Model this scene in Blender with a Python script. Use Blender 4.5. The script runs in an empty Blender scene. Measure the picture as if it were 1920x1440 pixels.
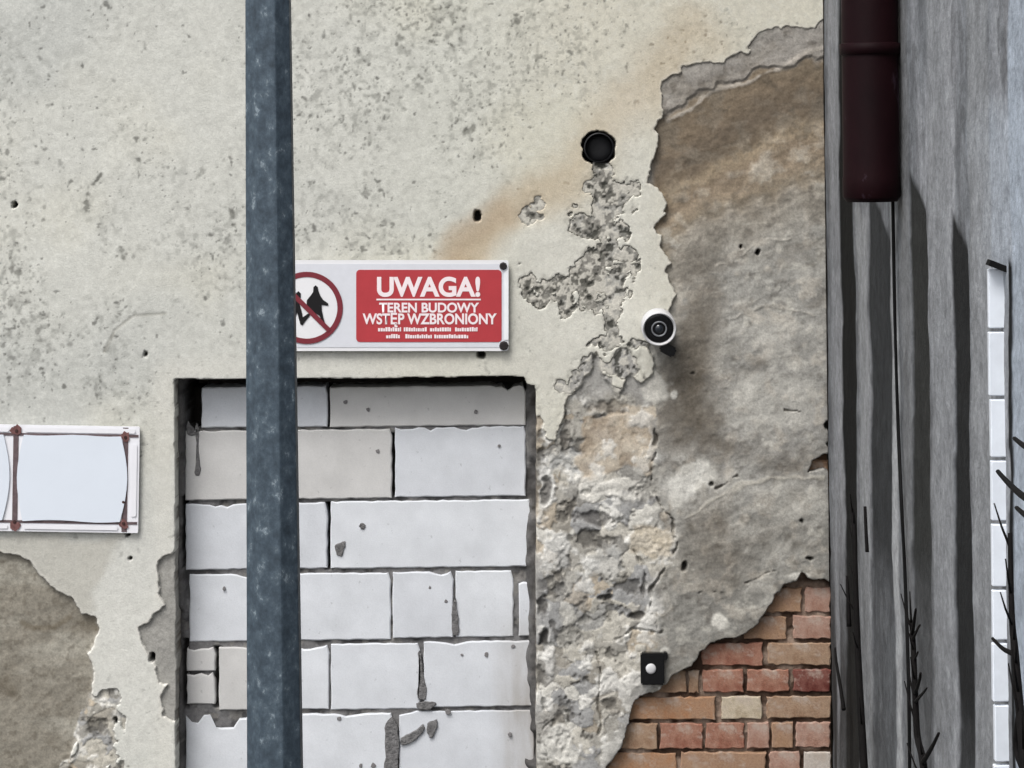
import bpy, bmesh, math, random
import numpy as np
from mathutils import Vector, Matrix

# ------------------------------------------------------------------ camera, sky, sun, exposure
scene = bpy.context.scene
D = 7.0                      # metres from the lens to the front wall
FPX = 4550.0                 # focal length in map units (650 map units = 1 m on the front wall)
ROLL = math.radians(-0.65)   # the photograph is held slightly crooked
SHIFT = -0.245
ZC = 2.82                    # lens height
cam_d = bpy.data.cameras.new('camera'); cam = bpy.data.objects.new('camera', cam_d)
scene.collection.objects.link(cam); scene.camera = cam
cam_d.sensor_width = 36.0; cam_d.lens = FPX / 1920 * 36.0
cam_d.shift_y = SHIFT; cam_d.clip_end = 500
cam.matrix_world = Matrix.Translation((0, -D, ZC)) @ Matrix.Rotation(math.radians(90), 4, 'X') @ Matrix.Rotation(ROLL, 4, 'Z')

SUN_EL, SUN_AZ = math.radians(56), math.radians(-148)      # azimuth from +Y towards +X
world = bpy.data.worlds.new('World'); scene.world = world; world.use_nodes = True
wn, wl = world.node_tree.nodes, world.node_tree.links
sky = wn.new('ShaderNodeTexSky'); sky.sky_type = 'NISHITA'; sky.sun_disc = False
sky.sun_elevation = SUN_EL; sky.sun_rotation = SUN_AZ
sky.air_density = 1.0; sky.dust_density = 4.0; sky.ozone_density = 1.0
hs = wn.new('ShaderNodeHueSaturation'); hs.inputs['Saturation'].default_value = 0.30
wl.new(sky.outputs[0], hs.inputs['Color'])
wl.new(hs.outputs[0], wn['Background'].inputs[0]); wn['Background'].inputs[1].default_value = 0.15
sun_d = bpy.data.lights.new('sun', 'SUN'); sun_d.energy = 1.2; sun_d.angle = math.radians(24); sun_d.color = (1, .98, .955)
sun = bpy.data.objects.new('sun', sun_d); scene.collection.objects.link(sun)
sv = Vector((math.sin(SUN_AZ) * math.cos(SUN_EL), math.cos(SUN_AZ) * math.cos(SUN_EL), math.sin(SUN_EL)))
sun.rotation_euler = sv.to_track_quat('Z', 'Y').to_euler(); sun.location = sv * 20
vs = scene.view_settings; vs.view_transform = 'Standard'; vs.look = 'None'; vs.gamma = 1; vs.use_curve_mapping = False
vs.exposure = 0.53

# ------------------------------------------------------------------ helpers
C = scene.collection
CA, SA = math.cos(ROLL), math.sin(ROLL)
rng = np.random.default_rng(7); random.seed(7)

def W(u, v, y=0.0):
    """a place on the wall map (650 units per metre) -> x, z on the plane at depth y"""
    sx, sy = u - 960.0, 720.0 - v + SHIFT * 1920
    wx, wz = sx * CA - sy * SA, sx * SA + sy * CA
    k = (D + y) / FPX
    return wx * k, ZC + wz * k
def WI(X, Z, y=0.0):
    k = FPX / (D + y)
    wx, wz = X * k, (Z - ZC) * k
    sx, sy = wx * CA + wz * SA, -wx * SA + wz * CA
    return 960 + sx, 720 - (sy - SHIFT * 1920)
def P(u, v, y=0.0):
    x, z = W(u, v, y); return Vector((x, y, z))
XW = W(1553, 720)[0]         # the side wall stands at this x and runs towards the viewer
def S(u, v, off=0.0):
    """map place -> point on the side wall (off = metres out from it)"""
    sx, sy = u - 960.0, 720.0 - v + SHIFT * 1920
    wx, wz = sx * CA - sy * SA, sx * SA + sy * CA
    d = (XW - off) * FPX / wx
    return Vector((XW - off, d - D, ZC + wz * d / FPX))
def lin(*c):
    return np.array([((x / 255.0 + .055) / 1.055) ** 2.4 if x > 10 else x / 255 / 12.92 for x in c])

def tag(o, label=None, cat=None, group=None, kind=None):
    if label: o['label'] = label
    if cat: o['category'] = cat
    if group: o['group'] = group
    if kind: o['kind'] = kind
    return o
def empty(name, loc=(0, 0, 0)):
    o = bpy.data.objects.new(name, None); C.objects.link(o); o.location = loc
    o.empty_display_size = .1
    return o
def link(name, me, mat, parent=None, smooth=False):
    o = bpy.data.objects.new(name, me); C.objects.link(o)
    if mat and not me.materials: me.materials.append(mat)
    if parent is not None:
        o.parent = parent
    if smooth:
        me.polygons.foreach_set('use_smooth', [True] * len(me.polygons))
    return o
def from_bm(name, bm, mat, parent=None, smooth=False):
    me = bpy.data.meshes.new(name); bmesh.ops.recalc_face_normals(bm, faces=bm.faces)
    bm.to_mesh(me); bm.free()
    return link(name, me, mat, parent, smooth)

def vnoise(x, y, scale, seed):
    r = np.random.default_rng(seed)
    x = x / scale; y = y / scale
    x0, y0 = np.floor(x.min()) - 1, np.floor(y.min()) - 1
    nx, ny = int(x.max() - x0) + 4, int(y.max() - y0) + 4
    g = r.random((nx, ny)).astype(np.float32)
    xi = np.floor(x - x0).astype(int); yi = np.floor(y - y0).astype(int)
    fx = x - x0 - xi; fy = y - y0 - yi
    fx = fx * fx * (3 - 2 * fx); fy = fy * fy * (3 - 2 * fy)
    return (g[xi, yi] * (1 - fx) + g[xi + 1, yi] * fx) * (1 - fy) + (g[xi, yi + 1] * (1 - fx) + g[xi + 1, yi + 1] * fx) * fy
def fbm(x, y, scale, seed, octv=4, gain=.5):
    t = 0; a = 1; s = 0
    for i in range(octv):
        t = t + a * vnoise(x, y, scale / 2 ** i, seed * 31 + i); s += a; a *= gain
    return t / s                       # 0..1, mean .5
def sstep(a, b, x):
    t = np.clip((x - a) / (b - a), 0, 1); return t * t * (3 - 2 * t)
def mix(c, col, f):
    return c + (np.asarray(col) - c) * np.asarray(f)[..., None]
def mute(c, k):
    l_ = c @ np.array([.3, .59, .11]); return l_[..., None] + (c - l_[..., None]) * np.asarray(k)[..., None]
def sdf(u, v, poly):
    """signed distance, positive inside"""
    best = np.full(u.shape, 1e9); ins = np.zeros(u.shape, bool)
    n = len(poly)
    for i in range(n):
        ax, ay = poly[i]; bx, by = poly[(i + 1) % n]
        dx, dy = bx - ax, by - ay
        t = np.clip(((u - ax) * dx + (v - ay) * dy) / (dx * dx + dy * dy + 1e-9), 0, 1)
        best = np.minimum(best, (u - ax - t * dx) ** 2 + (v - ay - t * dy) ** 2)
        if ay != by:
            c = ((ay > v) != (by > v)) & (u < dx * (v - ay) / (by - ay) + ax)
            ins ^= c
    d = np.sqrt(best)
    return np.where(ins, d, -d)
def linedist(u, v, pts):
    best = np.full(u.shape, 1e9); tt = np.zeros(u.shape)
    for i in range(len(pts) - 1):
        ax, ay = pts[i]; bx, by = pts[i + 1]; dx, dy = bx - ax, by - ay
        t = np.clip(((u - ax) * dx + (v - ay) * dy) / (dx * dx + dy * dy), 0, 1)
        d = (u - ax - t * dx) ** 2 + (v - ay - t * dy) ** 2
        m = d < best; tt = np.where(m, i + t, tt); best = np.minimum(best, d)
    return np.sqrt(best), tt / (len(pts) - 1)

def grid_mesh(name, PX, PY, PZ, keep, col, mat, parent, smooth=True):
    nr, nc = PX.shape
    idx = np.arange(nr * nc).reshape(nr, nc)
    q = np.stack([idx[:-1, :-1], idx[:-1, 1:], idx[1:, 1:], idx[1:, :-1]], -1)[keep]
    used = np.zeros(nr * nc, bool); used[q.ravel()] = True
    remap = np.cumsum(used) - 1
    co = np.stack([PX, PY, PZ], -1).reshape(-1, 3)[used].astype(np.float32)
    q = remap[q].astype(np.int32)
    me = bpy.data.meshes.new(name)
    me.vertices.add(len(co)); me.vertices.foreach_set('co', co.ravel())
    me.loops.add(q.size); me.loops.foreach_set('vertex_index', q.ravel())
    me.polygons.add(len(q)); me.polygons.foreach_set('loop_start', np.arange(0, q.size, 4, dtype=np.int32))
    me.polygons.foreach_set('use_smooth', np.full(len(q), smooth))
    me.update(calc_edges=True)
    a = me.attributes.new('tint', 'FLOAT_COLOR', 'POINT')
    c4 = np.ones((len(co), 4), np.float32); c4[:, :3] = col.reshape(-1, 3)[used]
    a.data.foreach_set('color', c4.ravel())
    return link(name, me, mat, parent)

# ------------------------------------------------------------------ materials
def newmat(name, color=(.5, .5, .5), rough=.8, metal=0.0, spec=.3):
    m = bpy.data.materials.new(name); m.use_nodes = True
    b = m.node_tree.nodes['Principled BSDF']
    b.inputs['Base Color'].default_value = (*color[:3], 1); b.inputs['Roughness'].default_value = rough
    b.inputs['Metallic'].default_value = metal; b.inputs['Specular IOR Level'].default_value = spec
    return m, m.node_tree.nodes, m.node_tree.links, b
def noise_node(n, l, scale, detail=4, rough=.6, coord='Object', stretch=None):
    tc = n.new('ShaderNodeTexCoord'); t = n.new('ShaderNodeTexNoise')
    t.inputs['Scale'].default_value = scale; t.inputs['Detail'].default_value = detail; t.inputs['Roughness'].default_value = rough
    src = tc.outputs[coord]
    if stretch:
        mp = n.new('ShaderNodeMapping'); mp.inputs['Scale'].default_value = stretch
        l.new(src, mp.inputs[0]); src = mp.outputs[0]
    l.new(src, t.inputs['Vector']); return t
def ramp(n, l, src, stops):
    r = n.new('ShaderNodeValToRGB'); l.new(src, r.inputs[0]); e = r.color_ramp.elements
    while len(e) < len(stops): e.new(.5)
    for k, (p, c) in enumerate(stops):
        e[k].position = p; e[k].color = (*(c if hasattr(c, '__len__') else (c, c, c)), 1)
    return r
def mul(n, l, a, b, fac=1.0):
    x = n.new('ShaderNodeMix'); x.data_type = 'RGBA'; x.blend_type = 'MULTIPLY'; x.inputs[0].default_value = fac
    l.new(a, x.inputs[6])
    l.new(b, x.inputs[7]); return x.outputs[2]
def bump(n, l, b, src, strength, dist):
    bp = n.new('ShaderNodeBump'); bp.inputs['Strength'].default_value = strength; bp.inputs['Distance'].default_value = dist
    l.new(src, bp.inputs['Height']); l.new(bp.outputs[0], b.inputs['Normal'])

def tint_mat(name, lo=.9, hi=1.08, scale=180, bstr=.5, bdist=.002, rough=.92):
    m, n, l, b = newmat(name, rough=rough, spec=.15)
    at = n.new('ShaderNodeAttribute'); at.attribute_name = 'tint'
    t = noise_node(n, l, scale, 5, .65)
    r = ramp(n, l, t.outputs['Fac'], [(.3, lo), (.7, hi)])
    t2 = noise_node(n, l, scale * .3, 6, .75); r2 = ramp(n, l, t2.outputs['Fac'], [(.3, lo), (.7, hi)])
    l.new(mul(n, l, mul(n, l, at.outputs['Color'], r.outputs[0]), r2.outputs[0]), b.inputs['Base Color'])
    bump(n, l, b, t.outputs['Fac'], bstr, bdist)
    return m
M_cream = tint_mat('cream_plaster', .90, 1.08, 190, .6, .002)
M_render = tint_mat('grey_render', .80, 1.17, 170, .55, .002)
M_side = tint_mat('grey_side_render', .8, 1.17, 80, .7, .004)
M_mortar = tint_mat('mortar', .8, 1.15, 120, .7, .003)

def flat_mat(name, rgb, rough=.6, spec=.3, var=.06, scale=40, metal=0., bstr=0., bdist=.001):
    m, n, l, b = newmat(name, lin(*rgb), rough, metal, spec)
    t = noise_node(n, l, scale, 4)
    c = n.new('ShaderNodeRGB'); c.outputs[0].default_value = (*lin(*rgb), 1)
    r = ramp(n, l, t.outputs['Fac'], [(.3, 1 - var), (.7, 1 + var)])
    l.new(mul(n, l, c.outputs[0], r.outputs[0]), b.inputs['Base Color'])
    if bstr: bump(n, l, b, t.outputs['Fac'], bstr, bdist)
    return m

# ------------------------------------------------------------------ ground
def asphalt():
    m, n, l, b = newmat('asphalt', (.05, .05, .05), .9)
    t = noise_node(n, l, 60, 6, .7)
    r = ramp(n, l, t.outputs['Fac'], [(.3, (.05, .05, .052)), (.7, (.12, .118, .112))])
    l.new(r.outputs[0], b.inputs['Base Color']); bump(n, l, b, t.outputs['Fac'], .6, .01)
    return m
bm = bmesh.new(); bmesh.ops.create_grid(bm, x_segments=4, y_segments=4, size=150)
tag(from_bm('ground', bm, asphalt()), kind='structure')

# ------------------------------------------------------------------ front wall: layered sheets of plaster
RIGHT_LOSS = [(1546,38),(1529,53),(1493,50),(1468,51),(1464,62),(1460,51),(1438,56),(1418,69),(1409,80),(1410,97),(1402,104),(1382,104),(1352,121),(1327,119),(1296,118),(1282,128),(1279,139),(1252,144),(1242,153),(1243,192),(1243,214),(1231,240),(1236,258),(1227,294),(1217,342),(1246,369),(1254,383),(1243,397),(1250,400),(1240,413),(1227,427),(1240,440),(1237,467),(1257,493),(1248,510),(1272,553),(1257,580),(1235,625),(1212,650),(1226,680),(1222,700),(1200,722),(1182,700),(1160,742),(1128,700),(1118,660),(1112,690),(1092,722),(1062,752),(1050,792),(1042,832),(1022,820),(1012,780),(1000,790),(980,1560),(1720,1560),(1720,38)]
BROWN_LOSS = [(-700,990),(-300,1010),(0,1036),(28,1041),(52,1053),(76,1081),(94,1100),(132,1121),(151,1152),(177,1157),(182,1180),(175,1213),(165,1228),(172,1261),(172,1294),(163,1336),(151,1369),(135,1402),(110,1470),(60,1560),(-700,1560)]
DOORLEFT_LOSS = [(295,1053),(312,1043),(345,1035),(345,1356),(324,1350),(307,1341),(302,1308),(314,1284),(298,1280),(293,1251),(279,1225),(262,1199),(262,1176),(283,1161),(309,1136),(298,1114),(300,1081)]
TREE_LOSS = [(1112,318),(1150,322),(1188,345),(1186,385),(1160,400),(1168,440),(1190,470),(1186,520),(1166,560),(1152,600),(1165,640),(1140,655),(1122,598),(1080,596),(1020,570),(986,548),(984,498),(1030,525),(1085,512),(1092,478),(1120,455),(1060,432),(1068,395),(1108,405),(1122,360)]
FLECKS = [(1008,385,12),(992,404,14),(1015,408,6),(1105,348,11),(1078,690,0)]
LEFT_RUBBLE = [(170,1305),(215,1300),(228,1340),(222,1400),(232,1470),(230,1560),(60,1560),(130,1415)]
BRICKS = [(1100,1530),(1142,1438),(1168,1405),(1180,1360),(1190,1317),(1200,1305),(1237,1297),(1262,1272),(1280,1257),(1297,1253),(1320,1222),(1343,1203),(1390,1200),(1407,1185),(1423,1170),(1443,1147),(1453,1120),(1473,1100),(1497,1092),(1505,1078),(1513,1087),(1560,1093),(1720,1095),(1720,1640),(1060,1640)]
CHIP = [(1516,886),(1525,866),(1545,853),(1562,850),(1575,900),(1558,885),(1545,880),(1530,884)]
OPENING = [(329,712),(700,711),(981,708),(987,722),(1001,725),(1004,735),(1004,1100),(1006,2300),(333,2300),(330,1100)]
HOLES = [(27,386,5.5,.03),(895,404,7,.03),(285,1233,6,.03),(240,1002,6,.02),(1390,462,4.5,.02),(1422,474,3.5,.02),(274,665,3.5,.01),(216,1350,5,.02),(1285,1062,5,.012),(1335,908,3,.006),(902,666,6.5,.03),(245,1047,4,.01),(1520,1048,4,.008),(1505,978,3,.006),(1556,800,7,.02),(1558,835,6,.02),(1300,700,2.5,.004)]

def axis(lo, hi, f0, f1, fine, grow=1.35):
    a = list(np.arange(f0, f1 + fine, fine)); s = fine
    while a[-1] < hi: s = min(s * grow, .3); a.append(a[-1] + s)
    s = fine
    while a[0] > lo: s = min(s * grow, .3); a.insert(0, a[0] - s)
    return np.array(a)
xs = axis(-4.5, XW - .004, -1.56, XW - .004, .0031); xs = xs[xs <= XW + .02]
zs = axis(0.0, 4.6, .93, 3.26, .0031); zs = np.clip(zs, 0, None)
GX, GZ = np.meshgrid(xs, zs)
U, V = WI(GX, GZ)

U0, V0 = U, V
n_big = fbm(U, V, 420, 1, 4); n_mid = fbm(U, V, 90, 2, 4); n_small = fbm(U, V, 24, 3, 4); n_fine = fbm(U, V, 9, 4, 2)
UW = U + (fbm(U, V, 60, 5, 4) - .5) * 34; VW = V + (fbm(U, V, 60, 6, 4) - .5) * 34
rag = (n_small - .5) * 12 + (n_fine - .5) * 7

sd_open = sdf(U, V, OPENING) + (n_mid - .5) * 5 + (n_small - .5) * 2.5 + (n_fine - .5) * 1
sd_right = sdf(U, V, RIGHT_LOSS) + rag
sd_brown = sdf(U, V, BROWN_LOSS) + rag * .7
sd_dl = sdf(U, V, DOORLEFT_LOSS) + rag * .8
sd_tree = sdf(U, V, TREE_LOSS)
tree = np.minimum(sd_tree, 14) * .8 + (fbm(U, V, 24, 11, 4, .65) - .52) * 90
tree = np.where(sd_tree > -14, tree, -20)
for fu, fv, r in FLECKS:
    tree = np.maximum(tree, r - np.hypot(U - fu, V - fv) + (n_fine - .5) * 14 if r else -20)
sd_lr = sdf(U, V, LEFT_RUBBLE); lrub = np.where(sd_lr > -8, sd_lr * .6 + (fbm(U, V, 40, 12, 4) - .5) * 70, -20)
# thin flaking along the upper edge of the rubble
patch = sdf(U, V, [(1115,640),(1160,630),(1222,650),(1230,720),(1190,760),(1110,760),(1040,790),(1012,760),(1012,730)])
patch = np.where(patch > -5, patch * .3 + (fbm(U, V, 30, 13, 4) - .56) * 90, -20)
loss = np.maximum.reduce([sd_right, sd_brown, sd_dl, tree, lrub, patch])
sd_brick = sdf(U, V, BRICKS) + rag * .9
sd_chip = sdf(U, V, CHIP) + rag * .3

# --- cream coat
h0 = (n_big - .5) * .010 + (n_mid - .5) * .004 + (n_small - .5) * .0016
cream_h = h0.copy()
cc = mix(np.broadcast_to(lin(196, 196, 187), U.shape + (3,)).copy(), lin(185, 186, 179), sstep(.4, .65, n_big))
cc = mix(cc, lin(205, 200, 184), sstep(820, 1150, U) * .6); cc = mix(cc, lin(200, 198, 184), sstep(.5, .75, fbm(U, V, 260, 21, 3)) * .7)
# specks and pits, thicker in the weathered parts
dens = np.full(U.shape, .20)
for (cu, cv, ru, rv, a) in [(760,130,210,170,1.0),(720,400,190,120,.55),(130,540,200,200,.75),(300,330,240,120,.3),(1000,100,220,120,.5),(150,740,160,70,.6),(160,60,300,140,.28),(420,460,120,120,.45),(-300,300,400,500,.5)]:
    dens = np.maximum(dens, a * np.exp(-(((U - cu) / ru) ** 2 + ((V - cv) / rv) ** 2)))
for (cu, cv, ru, rv) in [(330,640,130,90),(1110,500,150,200),(230,1150,130,300),(800,690,300,30),(400,180,90,160)]:
    dens = dens * (1 - .85 * np.exp(-(((U - cu) / ru) ** 2 + ((V - cv) / rv) ** 2)))
dens *= sstep(.25, .7, fbm(U, V, 130, 23, 3)) * 1.5
speck = np.zeros(U.shape); n_irr = fbm(U, V, 7, 24, 2)
ulo, vlo = -80, -60
xf0, zf0 = np.searchsorted(xs, -1.56), np.searchsorted(zs, .93)
nspk = 34000
pu, pv, pr = rng.uniform(-60, 1560, nspk), rng.uniform(-40, 1440, nspk), rng.random(nspk)
pw = rng.lognormal(math.log(1.6), .42, nspk)
for i in range(nspk):
    X_, Z_ = W(pu[i], pv[i])
    ci, ri = int((X_ + 1.56) / .0031) + xf0, int((Z_ - .93) / .0031) + zf0
    if not (8 < ri < len(zs) - 8 and 8 < ci < len(xs) - 8): continue
    if pr[i] > dens[ri, ci]: continue
    sl = (slice(ri - 7, ri + 8), slice(ci - 7, ci + 8))
    an = rng.uniform(0, math.pi); el = rng.uniform(.55, 1)
    du, dv = U[sl] - pu[i], V[sl] - pv[i]
    a_, b_ = du * math.cos(an) + dv * math.sin(an), (-du * math.sin(an) + dv * math.cos(an)) / el
    r_ = np.hypot(a_, b_) * (1 + (n_irr[sl] - .5) * 2.2)
    speck[sl] = np.maximum(speck[sl], sstep(pw[i] * 1.5, pw[i] * .35, r_) * rng.uniform(.2, .85))
dirt = np.clip(sstep(.52, .75, n_small) * .3 + sstep(.5, .8, n_fine) * .75, 0, 1) * np.clip(dens + .12, 0, 1)
cc = mix(cc, lin(118, 118, 111), dirt * .75); cc = mix(cc, lin(212, 212, 204), sstep(.42, .2, n_fine) * .25)
cc = mix(cc, lin(80, 80, 74), speck * .9)
cream_h -= speck * .0007 + dirt * .0005
# a few bigger dark smears
for pts, w, a in [([(188,330),(176,345)], 6, .8), ([(165,352),(160,392)], 5, .7), ([(428,390),(436,405)], 5, .6), ([(888,236),(874,250)], 5, .6), ([(226,470),(230,480)], 7, .6), ([(22,500),(34,510)], 8, .6), ([(215,620),(202,655)], 4, .4), ([(380,320),(370,330)],4,.4)]:
    d, _ = linedist(U, V, pts); cc = mix(cc, lin(78, 78, 70), sstep(w + 3, w - 5, d + (n_irr - .5) * 16 + (n_small - .5) * 10) * a)
# rusty run-off stain from the upper right down to the sign
d, t = linedist(U, V, [(1290,60),(1180,190),(1080,320),(960,400),(870,470),(860,500)])
st = sstep(1, .1, d / (105 - 40 * t) + (n_mid - .5) * .9) * (.55 + .45 * sstep(.1, 1, t))
cc = mix(cc, lin(180, 163, 137), st * .85)
d2, t2 = linedist(U, V, [(940,400),(870,440),(835,490)])
cc = mix(cc, lin(164, 146, 124), sstep(1, .2, d2 / 40 + (n_small - .5) * .5) * .45)
# newer, whiter mortar right of the stain and around the doorway
for (cu, cv, ru, rv, a) in [(1100,560,150,200,.75),(1180,330,60,190,.6),(260,1180,110,230,.6),(180,1060,120,60,.2)]:
    f = np.exp(-(((U - cu) / ru) ** 2 + ((V - cv) / rv) ** 2) ** 2) * (1 - st)
    cc = mix(cc, lin(208, 207, 199), f * a * (.75 + .5 * (n_mid - .3)))
    cream_h += f * a * .001
band = sstep(0, 14, -sd_open) * sstep(60, 20, -sd_open)
cc = mix(cc, lin(205, 203, 193), band * .5)
# pale grey skim around the brown patch
skim = sdf(U, V, [(-700,960),(0,1000),(230,1000),(215,1060),(180,1110),(190,1150),(160,1165),(60,1120),(-700,1060)]) + (n_mid - .5) * 60
cc = mix(cc, lin(178, 175, 164), sstep(-8, 16, skim) * .75)
d, _ = linedist(U, V, [(195,660),(215,620),(250,592),(310,588)]); cc = mix(cc, lin(140, 138, 128), sstep(5, 1, d) * .45); cream_h -= sstep(4, 1, d) * .001
loss_thick = np.maximum.reduce([sd_right, sd_brown, sd_dl]); cc = mix(cc, lin(215, 211, 200), sstep(-9, -2, loss_thick) * .45)
thin = np.maximum(tree, patch)
cc = mix(cc, lin(140, 138, 130), sstep(-26, 2, thin) * sstep(.35, .65, n_small) * .75 * sstep(-12, 0, np.maximum(sd_tree, patch)))
cream_h -= sstep(-14, 0, thin) * .0015          # freshly broken edge
# breaks
drop = sstep(-1.6, 1.6, loss)
cream_h = cream_h - drop * .040
op = sstep(-1.6, 1.6, sd_open)
cream_h = cream_h - op * .30
for hu, hv, r, dp in HOLES:
    f = sstep(r + 1.8, r - 1.8, np.hypot((U - hu) * (1 + .25 * math.sin(hu)), (V - hv) * (1 + .25 * math.cos(hu))) + (n_fine - .5) * 6 + (fbm(U, V, 7, 33, 2) - .5) * 3)
    cream_h -= f * dp * 1.6; cc = mix(cc, lin(52, 50, 46), f)
pipe_r = np.hypot(U - 1123, V - 277) + (fbm(U, V, 14, 31, 2) - .5) * 8
cream_h -= sstep(33, 30, pipe_r) * .12
cc = mix(cc, lin(120, 116, 108), sstep(34, 30, pipe_r))
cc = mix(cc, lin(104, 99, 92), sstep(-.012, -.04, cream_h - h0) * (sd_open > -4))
keep_v = (loss < 6) & (sd_open < 5)
keepq = keep_v[:-1, :-1] | keep_v[1:, 1:] | keep_v[:-1, 1:] | keep_v[1:, :-1]
cc = mute(cc * 1.05, .85 + .22 * sstep(500, 1000, U))
house = empty('house_wall', (0, 0, 0))
tag(house, 'weathered cream plastered house wall with grey patches and bare brick corner', 'wall')
grid_mesh('plaster_coat', GX, -cream_h, GZ, keepq, cc, M_cream, house)

# --- grey undercoat, brown layers, rubble
loss2 = np.maximum(loss, -30)
band_s = V + .36 * (U - 1400) + (n_mid - .5) * 80 + (n_small - .5) * 36 + 16 * np.sin((U - 1240) / 95.)
gc = np.broadcast_to(lin(155, 153, 148), U.shape + (3,)).copy()
gh = -.011 + (n_mid - .5) * .008 + (n_small - .5) * .0045 + (n_fine - .5) * .0012
stops = [(40,(152,149,143)),(118,(150,146,140)),(146,(146,141,134)),(160,(124,113,98)),(205,(120,108,93)),(250,(108,98,86)),(275,(114,103,89)),(300,(146,133,114)),(330,(126,114,99)),(352,(146,133,116)),(386,(138,128,113)),(425,(152,146,134)),(520,(152,150,143)),(900,(150,148,142)),(1000,(138,136,129)),(2000,(146,144,138))]
sp = np.array([s for s, _ in stops]); sc_ = np.array([lin(*c) for _, c in stops])
zone = sstep(1212, 1232, U)
bc = np.stack([np.interp(band_s, sp, sc_[:, k]) for k in range(3)], -1)
gc = gc + (bc - gc) * zone[..., None]
gh += zone * (sstep(150, 142, band_s) * .006 + sstep(395, 410, band_s) * .002 - sstep(160, 200, band_s) * sstep(390, 300, band_s) * .003)
gc = mix(gc, lin(188, 180, 166), zone * sstep(.55, .75, n_small) * sstep(180, 420, band_s) * .5); gc = mix(gc, lin(82, 76, 68), zone * sstep(.6, .8, fbm(U, V, 16, 44, 3)) * .45)
d, _ = linedist(U, V + (n_mid - .5) * 22, [(1545,88),(1508,98),(1460,128),(1400,156),(1340,166),(1300,200),(1255,222)])
gc = mix(gc, lin(192, 185, 175), sstep(7, 1, d + (n_fine - .5) * 8 + (n_mid - .4) * 14) * .65); gh += sstep(8, 1, d) * .0015
gc = mix(gc, lin(196, 192, 180), zone * sstep(.66, .78, fbm(U, V, 20, 41, 3)) * sstep(400, 440, band_s) * .4)
gc = mix(gc, lin(104, 99, 89), zone * sstep(.6, .8, fbm(U, V, 55, 42, 4)) * sstep(400, 440, band_s) * .5)
wv_ = .5 * fbm(U * .5 + V * .15, V * 1.1 + U * .22, 60, 45, 5, .65) + .5 * fbm(UW, VW, 50, 46, 5, .65)
gc = mix(gc, lin(184, 181, 172), zone * sstep(.53, .63, wv_) * .5 * sstep(250, 420, band_s)); gc = mix(gc, lin(122, 116, 106), zone * sstep(.47, .37, wv_) * .4); gh += zone * (wv_ - .5) * .012
# damp brown-black stains below the camera and across the lower render
for (cu, cv, ru, rv, a) in [(1300,650,38,150,.75),(1275,740,40,60,.6),(1370,1010,110,80,.5),(1330,800,90,50,.6),(1420,860,80,30,.4),(1340,560,20,80,.4)]:
    f = np.exp(-(((U - cu) / ru) ** 2 + ((V - cv) / rv) ** 2)) * sstep(.25, .62, fbm(U, V, 70, 43, 4)) * 1.3
    gc = mix(gc, lin(98, 89, 76), np.clip(f, 0, 1) * a)
for (cu, cv, ru, rv, a) in [(1300,895,36,28,.9),(1268,930,14,40,.7),(1350,1168,16,14,1),(1230,730,26,30,.75),(1248,1222,10,7,.8),(1180,1240,5,22,1),(1440,760,90,50,.3),(1480,940,60,40,.25),(1265,740,8,10,1),(1500,1082,28,8,.8)]:
    f = sstep(1.25, .7, np.hypot((U - cu) / ru, (V - cv) / rv) + (n_small - .5) * 1.3)
    gc = mix(gc, lin(205, 202, 192), f * a); gh += f * a * .002
# ridge lines (trowel edges and cracks)
for pts, w, hgt, colr, a in [([(1290,980),(1330,945),(1400,915),(1440,895),(1500,885),(1550,905)], 6, .0018, (184,178,164), .5),
        ([(1230,800),(1232,850),(1225,920),(1270,985),(1268,1040),(1225,1110),(1235,1180)], 4, -.012, (70,64,56), .8),
        ([(1180,1040),(1200,1060),(1215,1120)], 4, -.012, (72,66,58), .8),
        ([(1470,762),(1510,772)], 3, -.006, (90,84,74), .8), ([(1345,918),(1385,905)], 5, -.008, (66,60,52), .85),
        ([(1370,600),(1440,575),(1530,590)], 4, .002, (178,172,160), .4), ([(1345,500),(1395,470),(1480,450)], 4, .002, (178,172,160), .4),
        ([(1400,1090),(1450,1075)], 5, -.006, (96,90,80), .7), ([(1310,1115),(1365,1108)], 4, -.006, (88,84,74), .7),
        ([(1118,1225),(1130,1300),(1128,1370)], 4, -.012, (74,68,60), .7), ([(1160,1195),(1195,1180),(1240,1190)], 5, -.008, (92,86,76), .7), ([(1016,1440),(1030,1350),(1012,1290)], 4, -.01, (90,84,78), .6)]:
    d, _ = linedist(UW, VW, pts); f = sstep(w, w * .3, d * (1 + (n_mid - .5) * 1.5) + (n_small - .35) * 9 + (n_fine - .5) * 4)
    gc = mix(gc, lin(*colr), f * a); gh += f * hgt
# rubble masonry right of the doorway: lumps of white and grey mortar, hollows
RUB = [(1000,760),(1040,740),(1110,720),(1225,760),(1232,850),(1228,930),(1270,990),(1262,1050),(1228,1110),(1240,1190),(1250,1290),(1180,1320),(1150,1440),(1120,1560),(980,1560)]
sd_rub = sdf(U, V, RUB) + (n_mid - .5) * 110 + (n_small - .5) * 40 + 8
rz = np.maximum(sstep(-10, 30, sd_rub), sstep(-4, 8, lrub))
rz = np.maximum(rz, sstep(-3, 3, tree) * .75)
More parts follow.
